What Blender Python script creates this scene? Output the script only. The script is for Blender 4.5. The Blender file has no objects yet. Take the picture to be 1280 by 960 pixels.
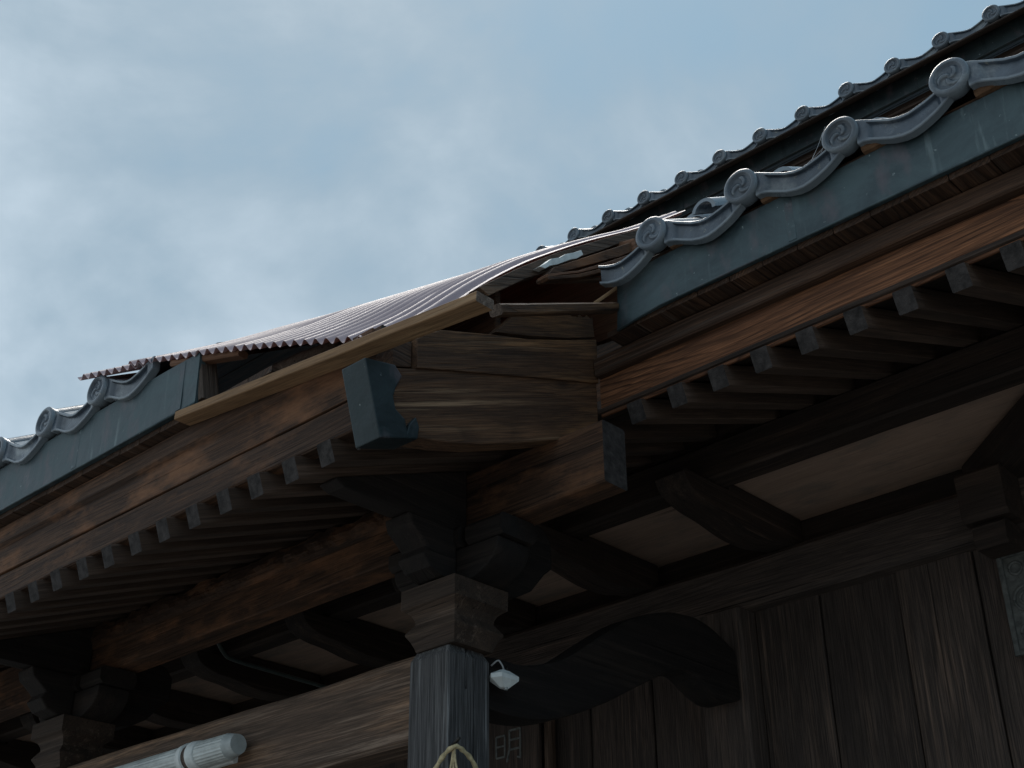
import bpy, bmesh, math, random
from mathutils import Matrix, Vector, noise
random.seed(7)
D = bpy.data
SC = bpy.context.scene
COL = SC.collection
rad = math.radians

# ------------------------------------------------------------------ camera
# Origin at the camera; +x runs into the building, +y along the eaves (to the
# left in the picture), +z up.  The ground lies 1.6 m below the camera.
GROUND = -1.6
cam_d = D.cameras.new("camera")
cam = D.objects.new("camera", cam_d)
COL.objects.link(cam)
SC.camera = cam
cam_d.sensor_width = 36.0
cam_d.lens = 36.0 * 1683.0 / 1280.0
cam_d.clip_start = 0.05
cam_d.clip_end = 2000
yaw, pitch, roll = rad(42.49), rad(29.16), rad(-0.71)
fw = Vector((math.cos(pitch) * math.cos(yaw), math.cos(pitch) * math.sin(yaw), math.sin(pitch)))
rt = fw.cross(Vector((0, 0, 1))).normalized()
up = rt.cross(fw)
rt, up = rt * math.cos(roll) + up * math.sin(roll), up * math.cos(roll) - rt * math.sin(roll)
cam.matrix_world = Matrix(((rt.x, up.x, -fw.x, 0), (rt.y, up.y, -fw.y, 0), (rt.z, up.z, -fw.z, 0), (0, 0, 0, 1)))

# ------------------------------------------------------------------ sky, sun
SUN_EL, SUN_AZ = rad(62), rad(46)          # azimuth from +x towards +y
w = D.worlds.new("World")
SC.world = w
w.use_nodes = True
nt = w.node_tree
nt.nodes.clear()


def N(nt, typ, **kw):
    n = nt.nodes.new(typ)
    for k, v in kw.items():
        if k == 'inp':
            for i, x in v.items():
                n.inputs[i].default_value = x
        else:
            setattr(n, k, v)
    return n


sky = N(nt, "ShaderNodeTexSky", sky_type='NISHITA', sun_disc=False, sun_elevation=SUN_EL,
        sun_rotation=math.pi / 2 - SUN_AZ, air_density=1.2, dust_density=1.5, ozone_density=1.2)
tc = N(nt, "ShaderNodeTexCoord")
mp = N(nt, "ShaderNodeMapping")
mp.inputs['Scale'].default_value = (1.0, 1.0, 1.35)
mp.inputs['Location'].default_value = (0.9, 7.7, 2.8)
nt.links.new(tc.outputs['Generated'], mp.inputs[0])
n1 = N(nt, "ShaderNodeTexNoise", inp={'Scale': 3.1, 'Detail': 10.0, 'Roughness': 0.54, 'Distortion': 0.35})
n2 = N(nt, "ShaderNodeTexNoise", inp={'Scale': 7.5, 'Detail': 9.0, 'Roughness': 0.52, 'Distortion': 0.2})
nt.links.new(mp.outputs[0], n1.inputs[0])
nt.links.new(mp.outputs[0], n2.inputs[0])
# the cloud thickens towards +y, as the left of the photograph shows
dot = N(nt, "ShaderNodeVectorMath", operation='DOT_PRODUCT')
dot.inputs[1].default_value = (-0.62, 0.66, 0.1)
nt.links.new(tc.outputs['Generated'], dot.inputs[0])
m1 = N(nt, "ShaderNodeMath", operation='MULTIPLY_ADD', inp={1: 0.44, 2: 0.035})
nt.links.new(dot.outputs['Value'], m1.inputs[0])
m2 = N(nt, "ShaderNodeMath", operation='MULTIPLY_ADD', inp={1: 1.05})
nt.links.new(n1.outputs['Fac'], m2.inputs[0])
nt.links.new(m1.outputs[0], m2.inputs[2])
m3 = N(nt, "ShaderNodeMath", operation='MULTIPLY_ADD', inp={1: 0.46})
nt.links.new(n2.outputs['Fac'], m3.inputs[0])
nt.links.new(m2.outputs[0], m3.inputs[2])
ramp = N(nt, "ShaderNodeValToRGB")
ramp.color_ramp.interpolation = 'B_SPLINE'
el = ramp.color_ramp.elements
el[0].position, el[0].color = 0.0, (.275, .46, .605, 1)
el[1].position, el[1].color = 1.0, (.73, .86, .95, 1)
for p, c in ((0.22, (.305, .47, .595, 1)), (0.40, (.35, .487, .585, 1)), (0.58, (.45, .58, .67, 1)), (0.78, (.585, .715, .81, 1))):
    e = el.new(p)
    e.color = c
mr = N(nt, "ShaderNodeMapRange", inp={1: 0.60, 2: 1.16, 3: 0.0, 4: 1.0})
nt.links.new(m3.outputs[0], mr.inputs[0])
nt.links.new(mr.outputs[0], ramp.inputs[0])
mix = N(nt, "ShaderNodeMix", data_type='RGBA')
mix.inputs[0].default_value = 0.84
nt.links.new(sky.outputs[0], mix.inputs[6])
gain = N(nt, "ShaderNodeVectorMath", operation='SCALE')
gain.inputs['Scale'].default_value = 10.0
nt.links.new(ramp.outputs[0], gain.inputs[0])
nt.links.new(gain.outputs[0], mix.inputs[7])
bg = N(nt, "ShaderNodeBackground", inp={'Strength': 0.095})
nt.links.new(mix.outputs[2], bg.inputs[0])
wo = N(nt, "ShaderNodeOutputWorld")
nt.links.new(bg.outputs[0], wo.inputs[0])

sun_d = D.lights.new("sun", 'SUN')
sun_d.energy = 1.7
sun_d.angle = rad(24)
sun_d.color = (1.0, 0.95, 0.88)
sun = D.objects.new("sun", sun_d)
COL.objects.link(sun)
sdir = Vector((math.cos(SUN_EL) * math.cos(SUN_AZ), math.cos(SUN_EL) * math.sin(SUN_AZ), math.sin(SUN_EL)))
sun.rotation_euler = (-sdir).to_track_quat('-Z', 'Y').to_euler()

SC.view_settings.view_transform = 'Standard'
SC.view_settings.look = 'None'
SC.view_settings.gamma = 1.0
SC.view_settings.exposure = 0.0
SC.cycles.max_bounces = 8
SC.cycles.diffuse_bounces = 5

# ------------------------------------------------------------------ materials


def new_mat(name):
    m = D.materials.new(name)
    m.use_nodes = True
    t = m.node_tree
    t.nodes.clear()
    out = N(t, "ShaderNodeOutputMaterial")
    b = N(t, "ShaderNodeBsdfPrincipled")
    t.links.new(b.outputs[0], out.inputs[0])
    return m, t, b


def coords(t, scale, rnd=True, src='Object'):
    tc = N(t, "ShaderNodeTexCoord")
    vec = tc.outputs[src]
    if rnd:
        oi = N(t, "ShaderNodeObjectInfo")
        mu = N(t, "ShaderNodeMath", operation='MULTIPLY', inp={1: 37.0})
        t.links.new(oi.outputs['Random'], mu.inputs[0])
        ad = N(t, "ShaderNodeVectorMath", operation='ADD')
        t.links.new(vec, ad.inputs[0])
        t.links.new(mu.outputs[0], ad.inputs[1])
        vec = ad.outputs[0]
    m = N(t, "ShaderNodeMapping")
    m.inputs['Scale'].default_value = scale
    t.links.new(vec, m.inputs[0])
    return m.outputs[0]


def fac_noise(t, vec, scale, detail=4, rough=.55, dist=0.0):
    n = N(t, "ShaderNodeTexNoise", inp={'Scale': scale, 'Detail': detail, 'Roughness': rough, 'Distortion': dist})
    t.links.new(vec, n.inputs[0])
    return n.outputs['Fac']


def mrange(t, f, a, b, c=0.0, d=1.0):
    n = N(t, "ShaderNodeMapRange", inp={1: a, 2: b, 3: c, 4: d})
    t.links.new(f, n.inputs[0])
    return n.outputs[0]


def mixc(t, f, a, b, mode='MIX'):
    n = N(t, "ShaderNodeMix", data_type='RGBA', blend_type=mode)
    if isinstance(f, (int, float)):
        n.inputs[0].default_value = f
    else:
        t.links.new(f, n.inputs[0])
    for i, x in ((6, a), (7, b)):
        if isinstance(x, tuple):
            n.inputs[i].default_value = (*x, 1)
        else:
            t.links.new(x, n.inputs[i])
    return n.outputs[2]


def math2(t, op, a, b=None):
    n = N(t, "ShaderNodeMath", operation=op)
    for i, x in ((0, a), (1, b)):
        if x is None:
            continue
        if isinstance(x, (int, float)):
            n.inputs[i].default_value = x
        else:
            t.links.new(x, n.inputs[i])
    return n.outputs[0]


def wood(name, dark, mid, light, rings=0.5, ringfreq=26, streak=0.35, streakcol=(.3, .3, .29), rough=.75,
         knots=0.0, bump=.5, fibre=.5, warp=.10, stain=None):
    """Grain runs along the object's local X axis."""
    dark, mid, light, streakcol = [(c[0] * 1.17, c[1] * 1.0, c[2] * .90) for c in (dark, mid, light, streakcol)]
    m, t, b = new_mat(name)
    base = coords(t, (1, 1, 1))
    st = coords(t, (.9, 12, 12))
    fine = coords(t, (2.6, 120, 120))
    blot = fac_noise(t, st, 1.6, 9, .72, .5)
    fib = fac_noise(t, fine, 3.0, 5, .65)
    col = mixc(t, mrange(t, blot, .36, .64), dark, mid)
    big = fac_noise(t, coords(t, (.8, 8, 8)), 1.6, 7, .65)
    col = mixc(t, mrange(t, big, .52, .72, 0, .85), col, light)
    # growth rings cut along the board: lines warped by a long noise (cathedral grain)
    sep = N(t, "ShaderNodeSeparateXYZ")
    t.links.new(base, sep.inputs[0])
    wv = N(t, "ShaderNodeTexNoise", inp={'Scale': 1.0, 'Detail': 2.0, 'Roughness': .4})
    t.links.new(coords(t, (.62, 4.5, 4.5)), wv.inputs[0])
    yz = math2(t, 'ADD', math2(t, 'MULTIPLY', sep.outputs[1], .8), sep.outputs[2])
    rr = math2(t, 'ADD', yz, math2(t, 'MULTIPLY', wv.outputs['Fac'], warp * 2.6))
    rr = math2(t, 'ADD', rr, math2(t, 'MULTIPLY', fac_noise(t, coords(t, (3, 40, 40)), 1.5, 3), .016))
    if knots:
        vo = N(t, "ShaderNodeTexVoronoi", feature='F1', inp={'Scale': 1.0, 'Randomness': 1.0})
        t.links.new(coords(t, (3.0, 8.5, 8.5)), vo.inputs[0])
        kd = mrange(t, vo.outputs['Distance'], .0, .42, 1, 0)
        kd = math2(t, 'POWER', kd, 2.2)
        rr = math2(t, 'ADD', rr, math2(t, 'MULTIPLY', kd, .11 * knots))
    s = math2(t, 'FRACT', math2(t, 'MULTIPLY', rr, ringfreq))
    line = mrange(t, s, .50, .86)
    line = math2(t, 'MULTIPLY', line, mrange(t, s, .90, 1.0, 1, 0))
    line = math2(t, 'MULTIPLY', line, mrange(t, blot, .3, .6, .25 if rings < .8 else .65, 1))
    line = math2(t, 'MULTIPLY', line, mrange(t, fac_noise(t, coords(t, (1.2, 12, 12)), 2.0, 3), .38, .6, .1 if rings < .8 else .5, 1))
    col = mixc(t, math2(t, 'MULTIPLY', line, rings), col, tuple(c * .28 for c in dark))
    if knots:
        col = mixc(t, mrange(t, vo.outputs['Distance'], .03, .13, .9, 0), col, tuple(c * .3 for c in dark))
    col = mixc(t, mrange(t, fib, .40, .60, fibre, 0), col, tuple(c * .45 for c in dark))
    # drying cracks
    ck = fac_noise(t, coords(t, (.55, 75, 75)), 1.2, 3, .5, .2)
    ck = math2(t, 'MULTIPLY', mrange(t, ck, .665, .70), mrange(t, fac_noise(t, coords(t, (1.1, 5, 5)), 1.3, 2), .45, .55))
    col = mixc(t, math2(t, 'MULTIPLY', ck, .85), col, tuple(c * .2 for c in dark))
    # silvery weathering in long streaks
    sk = fac_noise(t, coords(t, (.9, 42, 42)), 1.7, 8, .7, .3)
    sk = math2(t, 'MULTIPLY', mrange(t, sk, .53, .72), mrange(t, fac_noise(t, coords(t, (1.4, 4, 4)), 1.5, 2), .42, .62))
    col = mixc(t, math2(t, 'MULTIPLY', sk, streak), col, streakcol)
    if stain:
        sn = fac_noise(t, coords(t, (2.0, 5, 5)), 2.2, 5, .65)
        col = mixc(t, mrange(t, sn, .5, .68, 0, .85), col, stain)
    oi = N(t, "ShaderNodeObjectInfo")
    hv = N(t, "ShaderNodeHueSaturation")
    t.links.new(mrange(t, oi.outputs['Random'], 0, 1, .82, 1.2), hv.inputs['Value'])
    t.links.new(col, hv.inputs['Color'])
    t.links.new(hv.outputs[0], b.inputs['Base Color'])
    b.inputs['Roughness'].default_value = rough
    b.inputs['Specular IOR Level'].default_value = .25
    bp = N(t, "ShaderNodeBump", inp={'Strength': bump, 'Distance': .0025})
    hh = math2(t, 'ADD', math2(t, 'MULTIPLY', line, -.6), math2(t, 'ADD', fib, math2(t, 'MULTIPLY', ck, -2.0)))
    hh = math2(t, 'ADD', hh, math2(t, 'MULTIPLY', fac_noise(t, base, 26, 3), .8))
    t.links.new(hh, bp.inputs['Height'])
    t.links.new(bp.outputs[0], b.inputs['Normal'])
    return m


M = {}
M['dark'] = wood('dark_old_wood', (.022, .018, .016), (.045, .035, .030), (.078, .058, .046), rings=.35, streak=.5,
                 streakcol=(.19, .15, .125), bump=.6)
M['shaded'] = wood('shaded_old_wood', (.012, .011, .011), (.024, .021, .020), (.042, .034, .029), rings=.3, streak=.3,
                  streakcol=(.10, .085, .075), bump=.6)  # dark wood with deep shade put into the colour, for brackets and curved beam
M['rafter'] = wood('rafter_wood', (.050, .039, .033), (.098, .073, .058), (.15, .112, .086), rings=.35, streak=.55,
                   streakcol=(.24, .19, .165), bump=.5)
M['orange'] = wood('orange_board_wood', (.085, .042, .024), (.23, .112, .058), (.38, .195, .10), rings=1.0, ringfreq=50,
                   streak=.12, streakcol=(.3, .25, .2), knots=1.0, warp=.15, fibre=.7, bump=.7)
M['brown'] = wood('brown_board_wood', (.040, .026, .019), (.100, .060, .038), (.21, .118, .066), rings=.75, ringfreq=60,
                  streak=.3, streakcol=(.27, .19, .14), bump=.8, stain=(.20, .092, .045), fibre=.75)
M['board'] = wood('dark_eave_board_wood', (.042, .027, .019), (.082, .050, .033), (.135, .082, .052), rings=.9,
                  ringfreq=70, streak=.2, fibre=.7)
M['verge'] = wood('verge_board_wood', (.048, .030, .020), (.135, .080, .046), (.33, .19, .09), rings=.5,
                  ringfreq=40, streak=.75, streakcol=(.34, .25, .165), warp=.2, knots=.5, fibre=.7, bump=.8)
M['post'] = wood('weathered_post_wood', (.070, .078, .088), (.118, .130, .142), (.155, .17, .18), rings=.3, ringfreq=80,
                 streak=1.0, streakcol=(.44, .50, .55), fibre=.85, bump=1.0, rough=.85)
M['beam'] = wood('weathered_beam_wood', (.075, .058, .047), (.15, .112, .086), (.35, .235, .15), rings=.35, ringfreq=60,
                 streak=.75, streakcol=(.42, .36, .30), fibre=.75, bump=.9)
M['capital'] = wood('capital_wood', (.036, .029, .024), (.068, .052, .042), (.11, .083, .063), rings=.3, ringfreq=60,
                    streak=.5, streakcol=(.26, .22, .19), fibre=.6, bump=.7)
M['plank'] = wood('wall_plank_wood', (.055, .049, .047), (.098, .085, .078), (.145, .115, .096), rings=.45, ringfreq=60,
                  streak=.55, streakcol=(.33, .255, .205), fibre=.8, bump=.9, warp=.16)
M['soffit'] = wood('soffit_board_wood', (.25, .195, .16), (.32, .25, .205), (.37, .29, .24), rings=.15, ringfreq=20,
                   streak=.12, fibre=.35, bump=.2, stain=(.17, .135, .11))
M['new'] = wood('fresh_pine_wood', (.17, .112, .062), (.25, .17, .098), (.32, .23, .135), rings=.4, ringfreq=70,
                streak=.3, streakcol=(.55, .43, .28), fibre=.5, bump=.4)
M['grey'] = wood('grey_weathered_wood', (.10, .085, .075), (.165, .14, .122), (.24, .20, .175), rings=.4, ringfreq=60,
                 streak=.6, streakcol=(.4, .36, .32), fibre=.7, bump=1.0)
M['red'] = wood('reddish_batten_wood', (.15, .085, .055), (.22, .13, .085), (.28, .17, .115), rings=.4, ringfreq=60,
                streak=.3, fibre=.5)


def plain(name, col, rough=.6, metal=0.0, var=.3, scale=14, bump=.2, spec=.5, col2=None):
    m, t, b = new_mat(name)
    v = coords(t, (1, 1, 1))
    f = fac_noise(t, v, scale, 5, .6, .2)
    c = mixc(t, mrange(t, f, .3, .7), tuple(x * (1 - var) for x in col), col2 or tuple(min(1, x * (1 + var)) for x in col))
    t.links.new(c, b.inputs['Base Color'])
    b.inputs['Roughness'].default_value = rough
    b.inputs['Metallic'].default_value = metal
    b.inputs['Specular IOR Level'].default_value = spec
    bp = N(t, "ShaderNodeBump", inp={'Strength': bump, 'Distance': .003})
    t.links.new(fac_noise(t, v, scale * 5, 4), bp.inputs['Height'])
    t.links.new(bp.outputs[0], b.inputs['Normal'])
    return m


M['end'] = plain('weathered_end_grain', (.042, .036, .034), .85, 0, .6, 45, .7, .2)
M['clay'] = plain('bedding_clay', (.15, .085, .05), .95, 0, .4, 40, .8, .1)
M['straw'] = plain('straw', (.52, .42, .25), .8, 0, .35, 90, .5, .2)
M['white'] = plain('white_paint', (.66, .68, .66), .5, 0, .25, 22, .1, .4)
M['lens'] = plain('frosted_lens', (.46, .48, .46), .3, 0, .3, 14, .05, .5)
M['cap'] = plain('grey_end_cap', (.40, .42, .41), .4, 0, .2, 30, .1, .4)
M['iron'] = plain('dull_iron', (.05, .045, .04), .6, .6, .4, 60, .4, .4)
M['wire'] = plain('grey_wire', (.35, .35, .35), .5, 0, .2, 30, .1, .4)
M['conduit'] = plain('dark_green_conduit', (.06, .075, .07), .4, 0, .2, 30, .1, .4)
M['web'] = plain('spider_silk', (.75, .77, .8), .5, 0, .1, 30, 0, .4)
M['ink'] = plain('blue_print', (.42, .50, .62), .4, 0, .2, 50, 0, .4)
M['sign'] = plain('sign_lettering', (.17, .175, .165), .8, 0, .4, 60, .4, .2)
M['relief'] = plain('grey_relief_plate', (.11, .112, .105), .8, .1, .5, 35, .7, .35)
M['ground'] = plain('gravel_ground', (.31, .295, .275), .95, 0, .25, 3, .5, .2)
M['stone'] = plain('grey_granite', (.30, .29, .28), .9, 0, .2, 30, .5, .3)


def tile_mat():
    m, t, b = new_mat('smoked_clay_tile')
    v = coords(t, (1, 1, 1))
    f = fac_noise(t, v, 16, 6, .65, .3)
    c = mixc(t, mrange(t, f, .32, .68), (.021, .031, .045), (.070, .092, .120))
    f2 = fac_noise(t, v, 7, 5, .7, .5)
    c = mixc(t, mrange(t, f2, .56, .70, 0, .6), c, (.27, .29, .29))
    f3 = fac_noise(t, v, 33, 5, .7)
    c = mixc(t, mrange(t, f3, .64, .72, 0, .8), c, (.36, .33, .24))
    oi = N(t, "ShaderNodeObjectInfo")
    hv = N(t, "ShaderNodeHueSaturation")
    t.links.new(mrange(t, oi.outputs['Random'], 0, 1, .65, 1.3), hv.inputs['Value'])
    t.links.new(c, hv.inputs['Color'])
    c = hv.outputs[0]
    # worn pale edges
    gm = N(t, "ShaderNodeNewGeometry")
    c = mixc(t, mrange(t, gm.outputs['Pointiness'], .51, .58, 0, .55), c, (.30, .34, .37))
    t.links.new(c, b.inputs['Base Color'])
    t.links.new(mrange(t, f, .3, .7, .42, .2), b.inputs['Roughness'])
    b.inputs['Specular IOR Level'].default_value = .6
    bp = N(t, "ShaderNodeBump", inp={'Strength': .45, 'Distance': .0015})
    t.links.new(fac_noise(t, v, 120, 4), bp.inputs['Height'])
    t.links.new(bp.outputs[0], b.inputs['Normal'])
    return m


M['tile'] = tile_mat()


def copper_mat(name, a, bcol, cc, rough=.5, drip=.8):
    m, t, b = new_mat(name)
    v = coords(t, (1, 1, 1), src='Object')
    f = fac_noise(t, coords(t, (1, 1, 1.6)), 5, 6, .68, .6)
    c = mixc(t, mrange(t, f, .38, .62), a, bcol)
    dr = fac_noise(t, coords(t, (22, 22, 2.2)), 1.6, 5, .6)
    msk = fac_noise(t, v, 3.1, 3)
    c = mixc(t, math2(t, 'MULTIPLY', mrange(t, dr, .57, .76, 0, drip * .8), mrange(t, msk, .46, .62)), c, cc)
    sp = fac_noise(t, v, 60, 3, .6)
    c = mixc(t, mrange(t, sp, .70, .76, 0, .6), c, (.5, .56, .54))
    rd = fac_noise(t, coords(t, (4, 4, 2)), 3.3, 4, .6)
    c = mixc(t, mrange(t, rd, .56, .72, 0, .55), c, (.13, .095, .105))
    t.links.new(c, b.inputs['Base Color'])
    b.inputs['Metallic'].default_value = .25
    t.links.new(mrange(t, f, .3, .7, rough - .12, rough + .15), b.inputs['Roughness'])
    bp = N(t, "ShaderNodeBump", inp={'Strength': .6, 'Distance': .012})
    t.links.new(fac_noise(t, coords(t, (1, 1, 1)), 6, 5, .6), bp.inputs['Height'])
    t.links.new(bp.outputs[0], b.inputs['Normal'])
    return m


M['copper'] = copper_mat('patinated_copper', (.026, .043, .050), (.066, .098, .106), (.27, .33, .33))
M['copper_worn'] = copper_mat('worn_copper', (.048, .076, .088), (.115, .155, .165), (.36, .42, .42), drip=1.0)
M['copper_dark'] = copper_mat('dark_patinated_copper', (.013, .021, .024), (.025, .039, .042), (.09, .15, .13), drip=.3)


def sheet_mat():
    m, t, b = new_mat('bronze_plastic_sheet')
    v = coords(t, (1, 1, 1))
    f = fac_noise(t, v, 5, 5, .6)
    c = mixc(t, mrange(t, f, .3, .7), (.50, .385, .405), (.62, .49, .51))
    t.links.new(c, b.inputs['Base Color'])
    b.inputs['Roughness'].default_value = .42
    b.inputs['Specular IOR Level'].default_value = .25
    b.inputs['Coat Weight'].default_value = .03
    b.inputs['Coat Roughness'].default_value = .12
    tr = N(t, "ShaderNodeBsdfTranslucent")
    tr.inputs[0].default_value = (.42, .19, .13, 1)
    mx = N(t, "ShaderNodeMixShader", inp={0: .25})
    out = [n for n in t.nodes if n.type == 'OUTPUT_MATERIAL'][0]
    t.links.new(b.outputs[0], mx.inputs[1])
    t.links.new(tr.outputs[0], mx.inputs[2])
    t.links.new(mx.outputs[0], out.inputs[0])
    return m


M['sheet'] = sheet_mat()

# ------------------------------------------------------------------ object helpers
WM = {}


def link(name, me, parent, Mw, mats=None):
    o = D.objects.new(name, me)
    COL.objects.link(o)
    if mats and me is not None and len(me.materials) == 0:
        for x in mats:
            me.materials.append(M[x])
    WM[o.name] = Mw.copy()
    if parent is not None:
        o.parent = parent
        o.matrix_parent_inverse = Matrix.Identity(4)
        o.matrix_basis = WM[parent.name].inverted() @ Mw
    else:
        o.matrix_basis = Mw
    return o


def thing(name, label, cat, loc, group=None):
    o = link(name, None, None, Matrix.Translation(loc))
    o['label'] = label
    o['category'] = cat
    if group:
        o['group'] = group
    return o


def tag(o, label, cat, group=None):
    o['label'] = label
    o['category'] = cat
    if group:
        o['group'] = group
    return o


VAX = Matrix.Rotation(-rad(22), 3, 'Y')
AX = {'x': Matrix(((1, 0, 0), (0, 1, 0), (0, 0, 1))),
      'y': Matrix(((0, -1, 0), (1, 0, 0), (0, 0, 1))),
      'z': Matrix(((0, 0, 1), (0, 1, 0), (-1, 0, 0)))}       # columns: local axes in world


def frame(origin, axis):
    R = AX[axis] if isinstance(axis, str) else axis
    return Matrix.Translation(origin) @ R.to_4x4()


def mesh_from_bm(bm, name, mats, smooth=False):
    me = D.meshes.new(name)
    bm.normal_update()
    bm.to_mesh(me)
    bm.free()
    for x in mats:
        me.materials.append(M[x])
    if smooth:
        for p in me.polygons:
            p.use_smooth = True
    return me


def timber_bm(L, W, H, bevel=.004, seg=8, jit=.0012, seed=0):
    """Box centred at the origin, length along X, gently uneven like hand-sawn timber."""
    bm = bmesh.new()
    xs = [-.5 * L + L * i / seg for i in range(seg + 1)]
    b = min(bevel, W * .3, H * .3)
    ring = [(-W / 2 + b, -H / 2), (W / 2 - b, -H / 2), (W / 2, -H / 2 + b), (W / 2, H / 2 - b),
            (W / 2 - b, H / 2), (-W / 2 + b, H / 2), (-W / 2, H / 2 - b), (-W / 2, -H / 2 + b)]
    rows = []
    for i, x in enumerate(xs):
        row = []
        for k, (y, z) in enumerate(ring):
            q = Vector((x * 3.1 + seed * 9.7, y * 9, z * 9 + seed * 3.3))
            d = noise.noise_vector(q) * jit
            row.append(bm.verts.new((x, y + d.y, z + d.z)))
        rows.append(row)
    n = len(ring)
    for i in range(seg):
        for k in range(n):
            bm.faces.new((rows[i][k], rows[i][(k + 1) % n], rows[i + 1][(k + 1) % n], rows[i + 1][k]))
    e0 = bm.faces.new(rows[0])
    e1 = bm.faces.new(list(reversed(rows[-1])))
    e0.material_index = e1.material_index = 1
    bmesh.ops.recalc_face_normals(bm, faces=bm.faces)
    return bm


def timber_mesh(name, L, W, H, mat, end='end', **kw):
    return mesh_from_bm(timber_bm(L, W, H, **kw), name, (mat, end))


def bx(name, x0, x1, y0, y1, z0, z1, axis, mat, parent, end='end', **kw):
    d = {'x': x1 - x0, 'y': y1 - y0, 'z': z1 - z0}
    if axis == 'x':
        L, W, H = d['x'], d['y'], d['z']
    elif axis == 'y':
        L, W, H = d['y'], d['x'], d['z']
    else:
        L, W, H = d['z'], d['y'], d['x']
    kw.setdefault('seed', random.random() * 50)
    me = timber_mesh(name, L, W, H, mat, end, **kw)
    return link(name, me, parent, frame(((x0 + x1) / 2, (y0 + y1) / 2, (z0 + z1) / 2), axis))


def stick(name, p0, p1, w, h, mat, parent, end='end', upv=(0, 0, 1), roll=0, **kw):
    p0, p1 = Vector(p0), Vector(p1)
    d = (p1 - p0)
    ex = d.normalized()
    ey = Vector(upv).cross(ex).normalized()
    ez = ex.cross(ey)
    if roll:
        ey, ez = ey * math.cos(roll) + ez * math.sin(roll), ez * math.cos(roll) - ey * math.sin(roll)
    R = Matrix((ex, ey, ez)).transposed()
    kw.setdefault('seed', random.random() * 50)
    me = timber_mesh(name, d.length, w, h, mat, end, **kw)
    return link(name, me, parent, frame((p0 + p1) / 2, R))


def prism(name, pts, plane, a, b, mat, parent, axis='x', bevel=.004, end=None, smooth=False, jit=0):
    """Outline pts in 'xz' (thick along y from a to b) or 'yz' (thick along x)."""
    bm = bmesh.new()

    def P(p, t):
        return (p[0], t, p[1]) if plane == 'xz' else (t, p[0], p[1])
    va = [bm.verts.new(P(p, a)) for p in pts]
    vb = [bm.verts.new(P(p, b)) for p in pts]
    n = len(pts)
    bm.faces.new(va)
    bm.faces.new(list(reversed(vb)))
    for i in range(n):
        bm.faces.new((va[i], va[(i + 1) % n], vb[(i + 1) % n], vb[i]))
    bmesh.ops.recalc_face_normals(bm, faces=bm.faces)
    if bevel:
        es = [e for e in bm.edges if e.calc_face_angle(0) > .6]
        bmesh.ops.bevel(bm, geom=es, offset=bevel, segments=2, affect='EDGES', profile=.6, clamp_overlap=True)
    c = Vector(P((sum(p[0] for p in pts) / n, sum(p[1] for p in pts) / n), (a + b) / 2))
    Mw = frame(c, axis)
    Mi = Mw.inverted()
    for v in bm.verts:
        v.co = Mi @ v.co
    bmesh.ops.triangulate(bm, faces=[f for f in bm.faces if len(f.verts) > 4])
    me = mesh_from_bm(bm, name, (mat,))
    return link(name, me, parent, Mw)


def catmull(pts, n=8):
    out = []
    for i in range(len(pts) - 1):
        p0, p1, p2, p3 = pts[max(i - 1, 0)], pts[i], pts[i + 1], pts[min(i + 2, len(pts) - 1)]
        for k in range(n):
            t = k / n
            out.append(tuple(.5 * (2 * b + (c - a) * t + (2 * a - 5 * b + 4 * c - d) * t * t + (3 * b - a - 3 * c + d) * t ** 3)
                             for a, b, c, d in zip(p0, p1, p2, p3)))
    out.append(tuple(pts[-1]))
    return out


def tube_bm(bm, path, r, n=8, cap=True, twist=None):
    rows = []
    path = [Vector(p) for p in path]
    for i, p in enumerate(path):
        d = (path[min(i + 1, len(path) - 1)] - path[max(i - 1, 0)]).normalized()
        a = d.cross(Vector((.13, .21, .97)))
        if a.length < .1:
            a = d.cross(Vector((1, 0, 0)))
        a.normalize()
        b = d.cross(a)
        rr = r(i / (len(path) - 1)) if callable(r) else r
        row = []
        for k in range(n):
            th = 2 * math.pi * k / n
            q = rr
            if twist:
                q = rr * (1 + .22 * math.sin(2 * th + i * twist))
            row.append(bm.verts.new(p + (a * math.cos(th) + b * math.sin(th)) * q))
        rows.append(row)
    for i in range(len(rows) - 1):
        for k in range(n):
            bm.faces.new((rows[i][k], rows[i][(k + 1) % n], rows[i + 1][(k + 1) % n], rows[i + 1][k]))
    if cap:
        bm.faces.new(list(reversed(rows[0])))
        bm.faces.new(rows[-1])


def tube(name, path, r, mat, parent, n=8, smooth=True, twist=None):
    o = Vector(path[0])
    bm = bmesh.new()
    tube_bm(bm, [Vector(p) - o for p in path], r, n, True, twist)
    bmesh.ops.recalc_face_normals(bm, faces=bm.faces)
    me = mesh_from_bm(bm, name, (mat,), smooth)
    return link(name, me, parent, Matrix.Translation(o))


# ------------------------------------------------------------------ ground
bm = bmesh.new()
s = 600
vs = [bm.verts.new(p) for p in ((-s, -s, 0), (s, -s, 0), (s, s, 0), (-s, s, 0))]
bm.faces.new(vs)
go = link('ground', mesh_from_bm(bm, 'ground', ('ground',)), None, Matrix.Translation((0, 0, GROUND)))
go['kind'] = 'structure'

# ------------------------------------------------------------------ shared roof numbers
SL = .378                                      # slope of the base rafters
ANG = math.atan(SL)
RSL = math.tan(rad(30))                        # slope of the tiled surface
SP = .1215                                     # rafter spacing


def zb_main(x):
    return 1.520 + SL * (x - 2.365)


def zb_porch(x):
    return 1.2756 + SL * (x - 1.673)


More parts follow.
